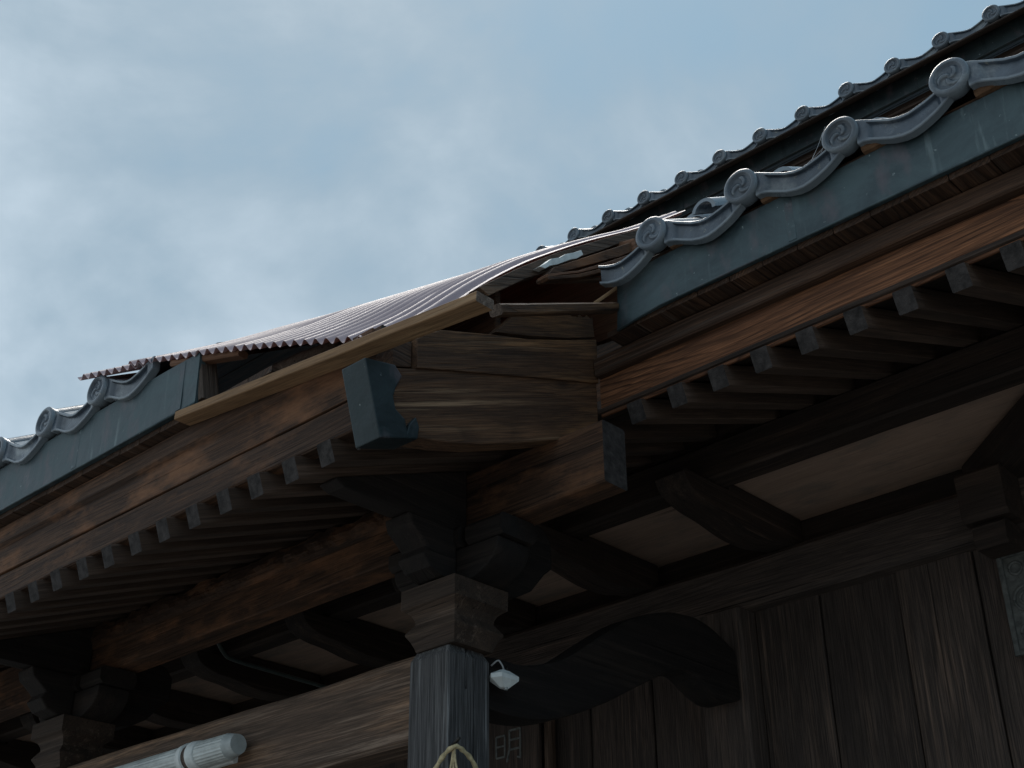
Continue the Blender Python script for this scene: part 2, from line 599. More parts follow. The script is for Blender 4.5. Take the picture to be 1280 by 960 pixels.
def rafter(name, me, y, x0, zb, parent, L, H):
    ex = Vector((math.cos(ANG), 0, math.sin(ANG)))
    ey = Vector((0, 1, 0))
    ez = ex.cross(ey)
    R = Matrix((ex, ey, ez)).transposed()
    c = Vector((x0, y, zb)) + ex * (L / 2) + ez * (H / 2)
    jr = random.uniform(-.003, .003)
    return link(name, me, parent, frame(c + Vector((jr, random.uniform(-.002, .002), 0)), R))


# ------------------------------------------------------------------ main hall
hall = thing('temple_hall', 'old timber temple hall with wide plank wall and orange eave board under right eaves',
             'temple', (3.4, 1.9, GROUND))
RH, RW = .053, .045
L1 = .80
rm = timber_mesh('rafter', L1, RW, RH, 'rafter', seg=6, bevel=.002, jit=.001)
for n in range(-1, 22):
    y = 1.647 - SP * n - RW / 2
    rafter('rafter', rm, y, 2.365, zb_main(2.365), hall, L1, RH)

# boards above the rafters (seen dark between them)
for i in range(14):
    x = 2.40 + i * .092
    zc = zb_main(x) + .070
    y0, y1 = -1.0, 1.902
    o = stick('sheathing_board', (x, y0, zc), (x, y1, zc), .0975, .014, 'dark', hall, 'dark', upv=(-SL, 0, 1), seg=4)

# eave boards
bx('eave_board', 2.361, 2.369, -1.0, 1.8585, 1.573, 1.6805, 'y', 'orange', hall, seg=24, jit=.002, bevel=.0015)['label'] = \
    'orange brown eave board with wavy cathedral grain and knots'
bx('upper_eave_board', 2.336, 2.402, -1.0, 1.856, 1.6815, 1.732, 'y', 'board', hall, seg=24, jit=.003)
nb = 30
for i in range(nb):
    y0 = -1.0 + i * (2.77 / nb)
    bx('soffit_strip', 2.286, 2.40, y0 + .001, y0 + 2.77 / nb - .001, 1.7335 + random.uniform(0, .003), 1.7505, 'x', 'board',
       hall, 'board', seg=2, bevel=.0015)


def fascia(name, x0, x1, y0, y1, z0, z1, parent, mat='copper', bend=None):
    """Copper-clad board: a sheet with dents, a rolled lower lip and seams."""
    bm = bmesh.new()
    ny, nz = 40, 6
    rows = []
    for i in range(ny + 1):
        y = y0 + (y1 - y0) * i / ny
        row = []
        for k in range(nz + 1):
            z = z0 + (z1 - z0) * k / nz
            d = noise.noise(Vector((y * 5, z * 9, x0 * 3))) * .003
            zz, xx = z, x0 + d
            if bend:
                xx, zz = bend(xx, y, zz, k / nz)
            row.append(bm.verts.new((xx, y, zz)))
        rows.append(row)
    for i in range(ny):
        for k in range(nz):
            bm.faces.new((rows[i][k], rows[i][k + 1], rows[i + 1][k + 1], rows[i + 1][k]))
    r = bmesh.ops.extrude_face_region(bm, geom=list(bm.faces))
    ext = [e for e in r['geom'] if isinstance(e, bmesh.types.BMVert)]
    bmesh.ops.translate(bm, verts=ext, vec=(x1 - x0, 0, 0))
    bmesh.ops.recalc_face_normals(bm, faces=bm.faces)
    c = Vector(((x0 + x1) / 2, (y0 + y1) / 2, (z0 + z1) / 2))
    for v in bm.verts:
        v.co -= c
    me = mesh_from_bm(bm, name, (mat,), True)
    o = link(name, me, parent, Matrix.Translation(c))
    md = o.modifiers.new('edges', 'EDGE_SPLIT')
    md.split_angle = rad(40)
    ks = int((y1 - y0) / .62)
    for i in range(1, ks + 1):
        yy = y1 - i * .62 + .14 * math.sin(i * 2.3)
        if yy < y0 + .05:
            continue
        zc0 = z0 + .004
        lap = stick('fascia_lap', (x0 + .0015, yy, zc0), (x0 + .0015, yy, z1 - .004), .022, .005, mat, o, mat, upv=(-1, 0, 0), seg=4, bevel=.001)
    # rolled lip
    tube('fascia_lip', [(x0 + .002 + (bend(0, y0 + (y1 - y0) * i / 20, 0, 0)[0] if bend else 0), y0 + (y1 - y0) * i / 20,
                         z0 + (bend(0, y0 + (y1 - y0) * i / 20, 0, 0)[1] if bend else 0)) for i in range(21)],
         .0035, mat, o, 6)
    return o


def bend_main(x, y, z, k):
    t = max(0, (y - 1.56) / .165)
    return x - .012 * t * t * (1 - k) + .018 * t * t, z - .012 * t * t * (1 - k)


fascia('copper_fascia', 2.272, 2.292, -1.0, 1.732, 1.752, 1.885, hall, 'copper', bend_main)
bx('tile_batten', 2.280, 2.335, -1.0, 1.70, 1.887, 1.902, 'y', 'board', hall, 'board', seg=10, jit=.004)
for k in range(10):
    yk = 1.578 - .265 * k - .035
    bx('clay_wedge', 2.258, 2.32, yk - random.uniform(.05, .085), yk, 1.8865, 1.905 + random.uniform(0, .008), 'y', 'clay', hall, 'clay', seg=4, jit=.005)
bx('purlin_blocker', 3.002, 3.018, -1.0, 9.4, 1.753, 1.87, 'y', 'dark', hall, 'dark', seg=2)  # added blocker: stops sky light leaking in above the purlin

# purlin, soffit and wall head
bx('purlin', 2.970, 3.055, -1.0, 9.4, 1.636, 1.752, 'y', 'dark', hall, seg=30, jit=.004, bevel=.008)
arm_ys = [2.005, 2.56, 3.11, 3.67, 4.30, 4.9, 5.5, 6.1, 6.7, 7.3, 7.9, 8.5]
edges_ = [-1.0] + arm_ys + [9.4]
for a, b in zip(edges_[:-1], edges_[1:]):
    bx('soffit_board', 3.030, 3.475, a + .002, b - .002, 1.664, 1.678, 'y', 'soffit', hall, 'soffit', seg=4, bevel=.001)
bx('wall_plate', 3.462, 3.56, -1.0, 9.4, 1.50, 1.662, 'y', 'dark', hall, seg=20, jit=.003)
bx('wall_beam', 3.380, 3.52, -1.0, 9.4, 1.405, 1.562, 'y', 'plank', hall, 'plank', seg=30, jit=.005, bevel=.018)
# pillar standing proud of the plank wall
bx('pillar', 3.360, 3.50, 2.150, 2.315, GROUND, 1.404, 'z', 'plank', hall, seg=12, bevel=.008)
# wall planks
yb = [-1.0, -.72, -.44, -.14, .14, .42, .68, .94, 1.185, 1.428, 1.665, 1.92, 2.149]
yb2 = [2.316, 2.56, 2.82, 3.07, 3.35, 3.6, 3.88, 4.15, 4.4, 4.68, 4.95, 5.25, 5.55, 5.85, 6.15, 6.5, 6.85, 7.2, 7.6, 8.0, 8.4, 8.9, 9.4]
for seq in (yb, yb2):
    for a, b in zip(seq[:-1], seq[1:]):
        dx = random.uniform(-.004, .004)
        bx('wall_plank', 3.440 + dx, 3.470 + dx, a + .0025, b - .0025, GROUND, 1.404, 'z', 'plank', hall, seg=10, jit=.003,
           bevel=.004)
bx('wall_backing', 3.476, 3.49, -1.0, 9.4, GROUND, 1.40, 'y', 'dark', hall, seg=2)
bx('door_lath', 3.395, 3.425, 2.955, 2.985, GROUND, 1.404, 'z', 'beam', hall, seg=14, jit=.004)


# curved bracket arms carrying the purlin
def arm_outline(x0=2.84, x1=3.45, zt=1.661):
    bot = catmull([(x1, 1.567), (x1 - .03, 1.566), (x1 - .10, 1.555), (x1 - .18, 1.538), (x1 - .30, 1.535), (x1 - .42, 1.552),
                   (x0 + .10, 1.560), (x0 + .03, 1.583), (x0, 1.622)], 5)
    return [(x1, zt)] + bot + [(x0 + .005, 1.632), (2.966, 1.633), (3.060, 1.634), (3.062, zt)]


for y in arm_ys:
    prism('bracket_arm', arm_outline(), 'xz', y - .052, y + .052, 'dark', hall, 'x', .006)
# diagonal arm and bearing block at the hall's corner
stick('corner_arm', (3.46, 1.36, 1.60), (2.78, .62, 1.60), .12, .11, 'dark', hall, seg=8, bevel=.01)
bx('bearing_block', 3.255, 3.375, 1.235, 1.362, 1.410, 1.555, 'y', 'dark', hall, 'dark', seg=4, bevel=.014)
bx('bearing_foot', 3.27, 3.378, 1.255, 1.345, 1.335, 1.404, 'y', 'dark', hall, 'dark', seg=3, bevel=.01)

# ------------------------------------------------------------------ tiles
APRON = [(.036, -.009, .034), (.05, -.012, .031), (.07, -.021, .029), (.09, -.031, .029), (.115, -.043, .0285), (.14, -.050, .028),
         (.16, -.051, .028), (.18, -.047, .028), (.20, -.041, .027), (.22, -.033, .026), (.235, -.026, .024), (.25, -.018, .021),
         (.259, -.014, .018)]


def body_profile():
    out = []
    for i in range(11):
        th = math.pi * (1 - i / 10)
        out.append((.040 * math.cos(th), -.003 + .042 * math.sin(th)))
    out[0] = (-.040, -.006)
    for a, c, h in APRON[2:]:
        out.append((a, c + h - .003))
    return out


def tile_body_mesh(L=.25, front=0.012):
    bm = bmesh.new()
    pr = body_profile()
    sl = (math.cos(rad(29)), math.sin(rad(29)))
    rows = []
    for j, s_ in enumerate((front, .08, .16, L)):
        rows.append([bm.verts.new((a, s_ * sl[0], z + s_ * sl[1])) for a, z in pr])
    low = []
    for j, s_ in enumerate((front, .08, .16, L)):
        low.append([bm.verts.new((a, s_ * sl[0], z - .013 + s_ * sl[1])) for a, z in pr])
    for j in range(3):
        for i in range(len(pr) - 1):
            bm.faces.new((rows[j][i], rows[j][i + 1], rows[j + 1][i + 1], rows[j + 1][i]))
            bm.faces.new((low[j][i + 1], low[j][i], low[j + 1][i], low[j + 1][i + 1]))
    for i in range(len(pr) - 1):
        bm.faces.new((rows[0][i + 1], rows[0][i], low[0][i], low[0][i + 1]))
        bm.faces.new((rows[3][i], rows[3][i + 1], low[3][i + 1], low[3][i]))
    bmesh.ops.recalc_face_normals(bm, faces=bm.faces)
    return mesh_from_bm(bm, 'tile_body', ('tile',), True)


def disc_mesh(R=.0445):
    """Round end with raised rim and a three-comma crest in low relief."""
    bm = bmesh.new()
    nr, na = 16, 48
    # (radius fraction, forward offset)
    rows = []

    def relief(r, th):
        if r > .93:
            return .004 - (r - .93) * .03
        if r > .74:
            return .005
        if r > .70:
            return .008 * (r - .70) / .04 - .003
        h = -.003
        # commas
        for k in range(3):
            ph = th - k * 2 * math.pi / 3
            spiral = ph - 2.6 * r
            d = math.atan2(math.sin(spiral), math.cos(spiral))
            wdt = .95 - 1.0 * r
            if .10 < r < .62 and abs(d) < wdt:
                h = max(h, -.003 + .0045 * (1 - (d / wdt) ** 2) ** .5)
        if .62 < r < .68:
            h = max(h, -.0015)
        return h
    cen = bm.verts.new((0, -.001, 0))
    for i in range(1, nr + 1):
        r = i / nr
        rows.append([bm.verts.new((R * r * math.cos(2 * math.pi * k / na), -relief(r, 2 * math.pi * k / na),
                                   R * r * math.sin(2 * math.pi * k / na))) for k in range(na)])
    back = [bm.verts.new((R * .97 * math.cos(2 * math.pi * k / na), .030, R * .97 * math.sin(2 * math.pi * k / na))) for k in range(na)]
    back2 = [bm.verts.new((R * .75 * math.cos(2 * math.pi * k / na), .040, R * .75 * math.sin(2 * math.pi * k / na))) for k in range(na)]
    rows.append(back)
    rows.append(back2)
    for k in range(na):
        bm.faces.new((cen, rows[0][(k + 1) % na], rows[0][k]))
    for i in range(len(rows) - 1):
        for k in range(na):
            bm.faces.new((rows[i][k], rows[i][(k + 1) % na], rows[i + 1][(k + 1) % na], rows[i + 1][k]))
    bm.faces.new(rows[-1])
    bmesh.ops.recalc_face_normals(bm, faces=bm.faces)
    return mesh_from_bm(bm, 'tile_disc', ('tile',), True)


def apron_mesh(i0=0):
    bm = bmesh.new()
    st = APRON[i0:]
    # resample
    fine = []
    for i in range(len(st) - 1):
        for k in range(3):
            t = k / 3
            fine.append(tuple(a + (b - a) * t for a, b in zip(st[i], st[i + 1])))
    fine.append(st[-1])
    rows = []
    a0, a1 = fine[0][0], fine[-1][0]
    for a, c, h in fine:
        ends = min(1, max(0, min(a - .062, .236 - a) / .010))
        b = .0075
        dep = .009 * ends
        prof = [(.022, c + h), (.002, c + h), (0, c + h - .002), (0, c + h - b), (dep, c + h - b - .003),
                (dep, c - h + b + .003), (0, c - h + b), (0, c - h + .002), (.002, c - h), (.022, c - h)]
        rows.append([bm.verts.new((a, y, z)) for y, z in prof])
    n = 10
    for i in range(len(rows) - 1):
        for k in range(n):
            bm.faces.new((rows[i][k], rows[i][(k + 1) % n], rows[i + 1][(k + 1) % n], rows[i + 1][k]))
    bm.faces.new(rows[0])
    bm.faces.new(list(reversed(rows[-1])))
    bmesh.ops.recalc_face_normals(bm, faces=bm.faces)
    return mesh_from_bm(bm, 'tile_apron', ('tile',), True)


TB, TBP, TD, TA, TAB = tile_body_mesh(), tile_body_mesh(.25, 0), disc_mesh(), apron_mesh(), apron_mesh(3)
TB.name = 'eave_tile'
TBP.name = 'pan_tile'


def tile_frame(x, y, z, tilt=0, sc=1):
    R = Matrix(((0, 1, 0), (-1, 0, 0), (0, 0, 1)))
    return Matrix.Translation((x, y, z)) @ R.to_4x4() @ Matrix.Rotation(tilt, 4, 'Y') @ Matrix.Scale(sc, 4)


def esplit(o):
    md = o.modifiers.new('edges', 'EDGE_SPLIT')
    md.split_angle = rad(38)


def eave_tile(x, y, z, parent, tilt=0):
    f = tile_frame(x + random.uniform(-.004, .004), y, z, tilt + random.uniform(-.03, .03))
    o = link('eave_tile', TB, parent, f)
    d = link('tile_disc', TD, o, f @ Matrix.Translation((0, -.006, 0)) @ Matrix.Rotation(random.uniform(-.5, .5), 4, 'Y'))
    a = link('tile_apron', TA, o, f)
    for q in (o, a):
        esplit(q)
    return o


def pan_tiles(x, y, z, parent, rows, first=1):
    for k in range(first, rows + 1):
        s_ = .215 * k
        f = tile_frame(x + s_ * math.cos(rad(30)), y + random.uniform(-.004, .004), z + s_ * math.sin(rad(30)) + .016,
                       random.uniform(-.02, .02))
        esplit(link('pan_tile', TBP, parent, f))


TP = .265
# main eave: y and height of each round end (the line lifts slightly to the right)
for k in range(0, 10):
    y = 1.578 - TP * k
    z = 1.934 + .004 * k
    eave_tile(2.240, y, z, hall, .012)
    pan_tiles(2.240, y, z, hall, 4)
# last tile on the broken side has lost its round end
f = tile_frame(2.243, 1.578 + TP, 1.925, -.03)
o = link('broken_tile', TAB, hall, f)
o['label'] = 'broken eave tile whose round end is gone'
esplit(o)
# loose roll tile lying in the trough
bm = bmesh.new()
nn = 12
ring = []
for s_ in (0, .16):
    for rr in (.036, .026):
        ring.append([bm.verts.new((rr * math.cos(math.pi * i / nn), s_ * .87, rr * math.sin(math.pi * i / nn) + s_ * .5)) for i in range(nn + 1)])
for i in range(nn):
    bm.faces.new((ring[0][i], ring[0][i + 1], ring[2][i + 1], ring[2][i]))
    bm.faces.new((ring[1][i], ring[1][i + 1], ring[3][i + 1], ring[3][i]))
    bm.faces.new((ring[0][i], ring[0][i + 1], ring[1][i + 1], ring[1][i]))
bmesh.ops.recalc_face_normals(bm, faces=bm.faces)
ro = link('roll_tile', mesh_from_bm(bm, 'roll_tile', ('tile',), True), None, tile_frame(2.36, 1.50, 2.03, .1))
tag(ro, 'loose curved roll tile lying behind the front tiles beside the torn sheet', 'roof tile')
esplit(ro)


def deck(x0, z0, x1, y0, y1, parent, n, mat='brown'):
    for i in range(n):
        xa = x0 + (x1 - x0) * (i + .5) / n
        wd = (x1 - x0) / n / math.cos(rad(30)) - .002
        z = z0 + (xa - x0) * RSL
        stick('roof_board', (xa, y0, z), (xa, y1, z), wd, .012, mat, parent, mat, upv=(-RSL, 0, 1), seg=3)


deck(2.30, 1.872, 4.9, -1.0, 1.74, hall, 14)
deck(2.62, 1.872 + .32 * RSL, 4.9, 1.742, 9.4, hall, 12)

# ------------------------------------------------------------------ entrance porch
porch = thing('entrance_porch', 'damaged timber porch roof on a square grey post with copper capped verge', 'porch', (2.187, 3.0, GROUND))
L2 = 1.42
rm2 = timber_mesh('rafter', L2, RW, RH, 'rafter', seg=8, bevel=.002, jit=.001)
for n in range(-48, 13):
    y = 3.438 - SP * n - RW / 2
    rafter('rafter', rm2, y, 1.673, zb_porch(1.673), porch, L2, RH)
for i in range(21):
    x = 1.72 + i * .092
    zc = zb_porch(x) + .070
    stick('sheathing_board', (x, 1.904, zc), (x, 9.4, zc), .0975, .014, 'dark', porch, 'dark', upv=(-SL, 0, 1), seg=6)

# eave boards of the porch
bx('eave_board', 1.672, 1.715, 1.93, 9.4, 1.334, 1.412, 'y', 'brown', porch, seg=30, jit=.004, bevel=.004)
prism('bevelled_board', [(1.669, 1.4145), (1.669, 1.492), (1.655, 1.504), (1.655, 1.556), (1.72, 1.556), (1.72, 1.4145)], 'xz',
      1.93, 9.4, 'brown', porch, 'y', .003)
nb = 60
for i in range(nb):
    y0 = 2.25 + i * .09
    bx('soffit_strip', 1.628, 1.72, y0 + .001, y0 + .089, 1.5585 + random.uniform(0, .003), 1.576, 'x', 'board', porch, 'board', seg=2,
       bevel=.0015)
fascia('copper_fascia', 1.612, 1.630, 2.535, 9.4, 1.578, 1.722, porch, 'copper')
for k in range(0, 14):
    y = 2.985 + TP * k
    eave_tile(1.595, y, 1.778 - .002 * k, porch, .0)
    pan_tiles(1.595, y, 1.778, porch, 4)
deck(1.64, 1.722, 2.58, 2.56, 9.4, porch, 5)

# verge (hafu) with its copper cap
hb = [(1.631, 1.256), (1.734, 1.289), (1.828, 1.312), (1.928, 1.344), (2.061, 1.396), (2.204, 1.456), (2.327, 1.515), (2.355, 1.529)]
ht = [(2.355, 1.672), (2.211, 1.622), (1.981, 1.544), (1.85, 1.499), (1.733, 1.457), (1.638, 1.421), (1.585, 1.411)]
prism('verge_board', hb + ht, 'xz', 1.865, 1.925, 'verge', porch, VAX, .003)
ub = [(1.727, 1.4550), (1.845, 1.4960), (1.976, 1.5405), (2.205, 1.6185), (2.358, 1.670), (2.357, 1.80),
      (2.232, 1.744), (2.09, 1.685), (1.96, 1.642), (1.799, 1.583), (1.757, 1.554), (1.726, 1.529)]
prism('upper_verge_board', ub, 'xz', 1.860, 1.905, 'verge', porch, VAX, .002)
capp = [(1.575, 1.416), (1.659, 1.433), (1.681, 1.414), (1.664, 1.378), (1.658, 1.355), (1.666, 1.329), (1.694, 1.315), (1.700, 1.290),
        (1.706, 1.309), (1.724, 1.332), (1.735, 1.312), (1.731, 1.282), (1.625, 1.247)]
prism('copper_cap', capp, 'xz', 1.856, 1.931, 'copper_dark', porch, 'x', .003)
bx('packing_block', 1.68, 1.735, 1.93, 2.10, 1.50, 1.575, 'y', 'verge', porch, seg=3)
prism('packing_block', [(1.668, 1.44), (1.724, 1.461), (1.724, 1.527), (1.668, 1.50)], 'xz', 1.875, 1.93, 'board', porch, 'x', .003)
# weathered slab at the foot of the tiles
sb = [(1.981, 1.660), (2.04, 1.725), (2.082, 1.772), (2.12, 1.790)]
for i in range(1, 30):
    x = 2.12 + .232 * i / 30
    sb.append((x, 1.790 + (x - 2.12) * .336 + random.uniform(-.009, .006)))
sb += [(2.352, 1.868), (2.357, 1.81), (2.256, 1.763), (2.112, 1.706)]
prism('crumbling_slab', sb, 'xz', 1.866, 1.905, 'verge', porch, VAX, .0012)

# posts
CX0, CX1, CY0, CY1 = 2.120, 2.255, 2.148, 2.283


def post(y0, y1, slot):
    ps = [(CX0, y0), (CX1, y0), (CX1, y1), (CX0, y1)]
    bm = bmesh.new()
    zs = [GROUND + .05, -1.0, -.4, .1, .4, .7, .9, .978, 1.004]
    rows = []
    b = .004
    loop = [(CX0 + b, y0), (CX0 + .05, y0), (CX0 + .058, y0), (CX1 - b, y0), (CX1, y0 + b), (CX1, y1 - b), (CX1 - b, y1),
            (CX0 + b, y1), (CX0, y1 - b), (CX0, y0 + b)]
    for i, z in enumerate(zs):
        sh = .012 if i == len(zs) - 1 else 0
        row = []
        for x, y in loop:
            cx, cy = (CX0 + CX1) / 2, (y0 + y1) / 2
            x2 = x + (sh if x < cx else -sh)
            y2 = y + (sh if y < cy else -sh)
            d = noise.noise_vector(Vector((x * 20, y * 20, z * 2.5))) * .0012
            row.append(bm.verts.new((x2 + d.x, y2 + d.y, z)))
        rows.append(row)
    n = len(loop)
    for i in range(len(rows) - 1):
        for k in range(n):
            if slot and k == 1 and zs[i] >= .9 - 1e-6:
                continue
            bm.faces.new((rows[i][k], rows[i][(k + 1) % n], rows[i + 1][(k + 1) % n], rows[i + 1][k]))
    bm.faces.new(rows[-1])
    if slot:   # the slot's inner walls
        a = [rows[i][1] for i in (6, 7, 8)]
        c = [rows[i][2] for i in (6, 7, 8)]
        ai = [bm.verts.new((v.co.x, v.co.y + .03, v.co.z)) for v in a]
        ci = [bm.verts.new((v.co.x, v.co.y + .03, v.co.z)) for v in c]
        for i in range(2):
            bm.faces.new((a[i], a[i + 1], ai[i + 1], ai[i]))
            bm.faces.new((c[i], c[i + 1], ci[i + 1], ci[i]))
            bm.faces.new((ai[i], ai[i + 1], ci[i + 1], ci[i]))
        bm.faces.new((a[0], c[0], ci[0], ai[0]))
    bmesh.ops.recalc_face_normals(bm, faces=bm.faces)
    c0 = Vector(((CX0 + CX1) / 2, (y0 + y1) / 2, 0))
    Mw = frame(c0, 'z')
    Mi = Mw.inverted()
    for v in bm.verts:
        v.co = Mi @ v.co
    o = link('post', mesh_from_bm(bm, 'post', ('post',)), porch, Mw)
    bx('post_base', CX0 - .05, CX1 + .05, y0 - .05, y1 + .05, GROUND, GROUND + .05, 'x', 'stone', porch, 'stone', seg=2, bevel=.01)
    return o


def capital(cx, cy):
    """Bearing block: concave skirts over a flared dish."""
    prof = [(.064, 1.000), (.067, 1.010), (.074, 1.026), (.083, 1.040), (.0835, 1.044), (.074, 1.058), (.066, 1.068), (.067, 1.078), (.073, 1.090),
            (.083, 1.099), (.091, 1.104), (.0915, 1.152)]
    bm = bmesh.new()
    rows = [[bm.verts.new((sx * h, sy * h, z - 1.08)) for sx, sy in ((-1, -1), (1, -1), (1, 1), (-1, 1))] for h, z in prof]
    for i in range(len(rows) - 1):
        for k in range(4):
            bm.faces.new((rows[i][k], rows[i][(k + 1) % 4], rows[i + 1][(k + 1) % 4], rows[i + 1][k]))
    bm.faces.new(rows[-1])
    bm.faces.new(list(reversed(rows[0])))
    bmesh.ops.recalc_face_normals(bm, faces=bm.faces)
    Mw = Matrix.Translation((cx, cy, 1.08)) @ AX['y'].to_4x4()
    return link('capital', mesh_from_bm(bm, 'capital', ('capital',)), porch, Mw)


def bracket(cy):
    cx = 2.187
    capital(cx, cy)
    # arm along the eave, ends scrolled up, with small bearing blocks
    half = [(.0, 1.150), (.07, 1.152), (.11, 1.160), (.15, 1.180), (.175, 1.21), (.18, 1.240)]
    left = catmull(half, 4)
    out = [(cy + a, z) for a, z in left] + [(cy - a, z) for a, z in reversed(left)][:-1]
    prism('cross_arm', out, 'yz', 2.150, 2.262, 'shaded', porch, 'y', .006)
    for s_ in (-1, 1):
        yy = cy + s_ * .135
        bx('bearing_block', 2.142, 2.272, yy - .058, yy + .058, 1.243, 1.297, 'y', 'shaded', porch, 'shaded', seg=3, bevel=.012)
    bx('bearing_block', 2.135, 2.275, cy - .06, cy + .06, 1.243, 1.297, 'y', 'shaded', porch, 'shaded', seg=3, bevel=.012)
    # carved nosing running in and out through the capital
    inn = [(2.264, 1.154), (2.30, 1.158), (2.36, 1.172), (2.42, 1.205), (2.47, 1.262), (2.50, 1.285), (2.50, 1.36), (2.47, 1.392),
           (2.42, 1.402), (2.38, 1.392), (2.35, 1.365), (2.33, 1.345), (2.29, 1.345), (2.29, 1.29), (2.264, 1.285)]
    prism('carved_nosing', inn, 'xz', cy - .045, cy + .045, 'shaded', porch, 'x', .008)
    outn = [(2.148, 1.155), (2.10, 1.160), (2.06, 1.172), (2.035, 1.20), (2.05, 1.222), (2.03, 1.24), (2.00, 1.262), (1.99, 1.292),
            (2.148, 1.292)]
    prism('carved_nosing', outn, 'xz', cy - .045, cy + .045, 'shaded', porch, 'x', .006)
    # wedge-shaped board between capital and rafters
    wb = [(2.196, 1.296), (1.80, 1.296), (1.775, 1.306), (1.775, zb_porch(1.775) - .002), (2.196, zb_porch(2.196) - .003)]
    prism('bracket_wedge', wb, 'xz', cy - .03, cy + .03, 'shaded', porch, 'x', .003)


post(CY0, CY1, True)
post(3.850, 3.985, False)
bracket(2.200)
bracket(3.905)
bx('tie_beam', 2.140, 2.245, 2.285, 3.848, .795, 1.004, 'y', 'beam', porch, seg=30, jit=.004, bevel=.010)['label'] = \
    'weathered tie beam between the posts with pale worn top'
bx('tie_beam', 2.150, 2.235, 3.987, 9.0, .80, .97, 'y', 'beam', porch, seg=10, jit=.004)
# long eave purlin, in two lengths joined at the far post
bx('eave_purlin', 2.200, 2.284, 1.732, 3.955, 1.302, 1.462, 'y', 'brown', porch, seg=30, jit=.003, bevel=.004)
bx('eave_purlin', 2.202, 2.282, 3.959, 9.4, 1.304, 1.460, 'y', 'brown', porch, seg=12, jit=.003, bevel=.004)
# flaking bark and dust along the purlin's top edge
bm = bmesh.new()
rows = []
ny = 90
for i in range(ny + 1):
    y = 2.42 + (3.94 - 2.42) * i / ny
    h = .022 + .016 * noise.noise(Vector((y * 9, 0, 0))) + .012 * noise.noise(Vector((y * 31, 4, 0)))
    row = []
    for k in range(6):
        t = k / 5
        z = 1.395 + t * (.050 + h)
        x = 2.196 - .012 * math.sin(math.pi * min(1, t * 1.05)) * (1 + .8 * noise.noise(Vector((y * 24, z * 40, 2)))) - .001
        row.append(bm.verts.new((x, y, z)))
    row.append(bm.verts.new((2.2035, y, 1.45 + h * .6)))
    row.append(bm.verts.new((2.2035, y, 1.395)))
    rows.append(row)
for i in range(ny):
    for k in range(8):
        bm.faces.new((rows[i][k], rows[i][(k + 1) % 8], rows[i + 1][(k + 1) % 8], rows[i + 1][k]))
bm.faces.new(rows[0])
bm.faces.new(list(reversed(rows[-1])))
bmesh.ops.recalc_face_normals(bm, faces=bm.faces)
Mw = frame((2.2, 3.18, 1.43), 'y')
for v in bm.verts:
    v.co = Mw.inverted() @ v.co
link('flaking_bark', mesh_from_bm(bm, 'flaking_bark', ('brown',)), porch, Mw)

# curved tie beam from post to hall pillar
kt = catmull([(2.257, 1.004), (2.317, 1.010), (2.389, 1.012), (2.479, 1.034), (2.573, 1.074), (2.707, 1.160), (2.85, 1.245), (3.0, 1.302), (3.10, 1.320),
              (3.18, 1.322), (3.26, 1.304), (3.358, 1.262)], 4)
kb = catmull([(3.358, 1.118), (3.30, 1.10), (3.24, 1.10), (3.17, 1.125), (3.10, 1.150), (3.0, 1.122), (2.87, 1.059), (2.728, .986), (2.565, .917), (2.445, .884),
              (2.34, .876), (2.257, .878)], 4)
ko = prism('curved_tie_beam', kt + kb, 'xz', 2.170, 2.262, 'shaded', porch, 'x', .012)

# ------------------------------------------------------------------ loose patching timber
y0b = stick('patch_board', (1.628, 2.600, 1.563), (1.628, 1.562, 1.450), .050, .023, 'new', None, 'grey', seg=16, bevel=.002, jit=.0015)
tag(y0b, 'long yellow new pine board nailed along the broken porch eave', 'board')
b1 = stick('batten', (1.715, 1.615, 1.488), (2.285, 1.742, 1.812), .030, .024, 'verge', None, 'grey', seg=8)
tag(b1, 'thin brown batten spanning the dark gap below the sheet edge', 'batten')
b3 = prism('old_board', [(1.912, 1.748), (2.054, 1.872), (2.21, 1.998), (2.381, 2.123), (2.589, 2.272), (2.585, 2.236), (2.46, 2.149), (2.378, 2.085),
                         (2.27, 2.006), (2.208, 1.958), (2.14, 1.896), (2.083, 1.856), (1.945, 1.739)], 'xz', 1.852, 1.890, 'beam', None, VAX, .002)
tag(b3, 'grey brown old board running up under the sheet edge to the tiles', 'board')
b4 = prism('painted_batten', [(2.100, 1.886), (2.125, 1.909), (2.147, 1.933), (2.18, 1.953), (2.202, 1.974), (2.24, 1.999), (2.268, 2.020), (2.276, 2.010),
                              (2.25, 1.985), (2.223, 1.968), (2.169, 1.926), (2.14, 1.908), (2.122, 1.891)], 'xz', 1.826, 1.850, 'white', None, VAX, .001)
tag(b4, 'short batten with flaking white paint on top of the old board', 'batten')
b5 = prism('split_board', [(2.141, 1.898), (2.339, 2.044), (2.523, 2.18), (2.521, 2.150), (2.42, 2.070), (2.372, 2.037), (2.30, 1.987), (2.236, 1.943), (2.16, 1.890),
                           (2.121, 1.869)], 'xz', 1.812, 1.848, 'brown', None, VAX, .002)
tag(b5, 'brown split board directly below the white painted batten', 'board')
for i, (pts, y, lab) in enumerate((
        ([(2.088, 1.842), (2.211, 1.912), (2.346, 2.008), (2.492, 2.117), (2.483, 2.097), (2.345, 1.994), (2.21, 1.904), (2.13, 1.858), (2.092, 1.832)], 1.790,
         'thin split board under the thicker ones, next to the broken tile'),
        ([(2.064, 1.814), (2.192, 1.884), (2.325, 1.973), (2.451, 2.069), (2.413, 2.030), (2.324, 1.959), (2.191, 1.873), (2.071, 1.808)], 1.772,
         'lowest thin split board above the dark hole'))):
    q = prism('split_board', pts, 'xz', y, y + .034, ('red', 'brown')[i], None, VAX, .0015)
    tag(q, lab, 'board')
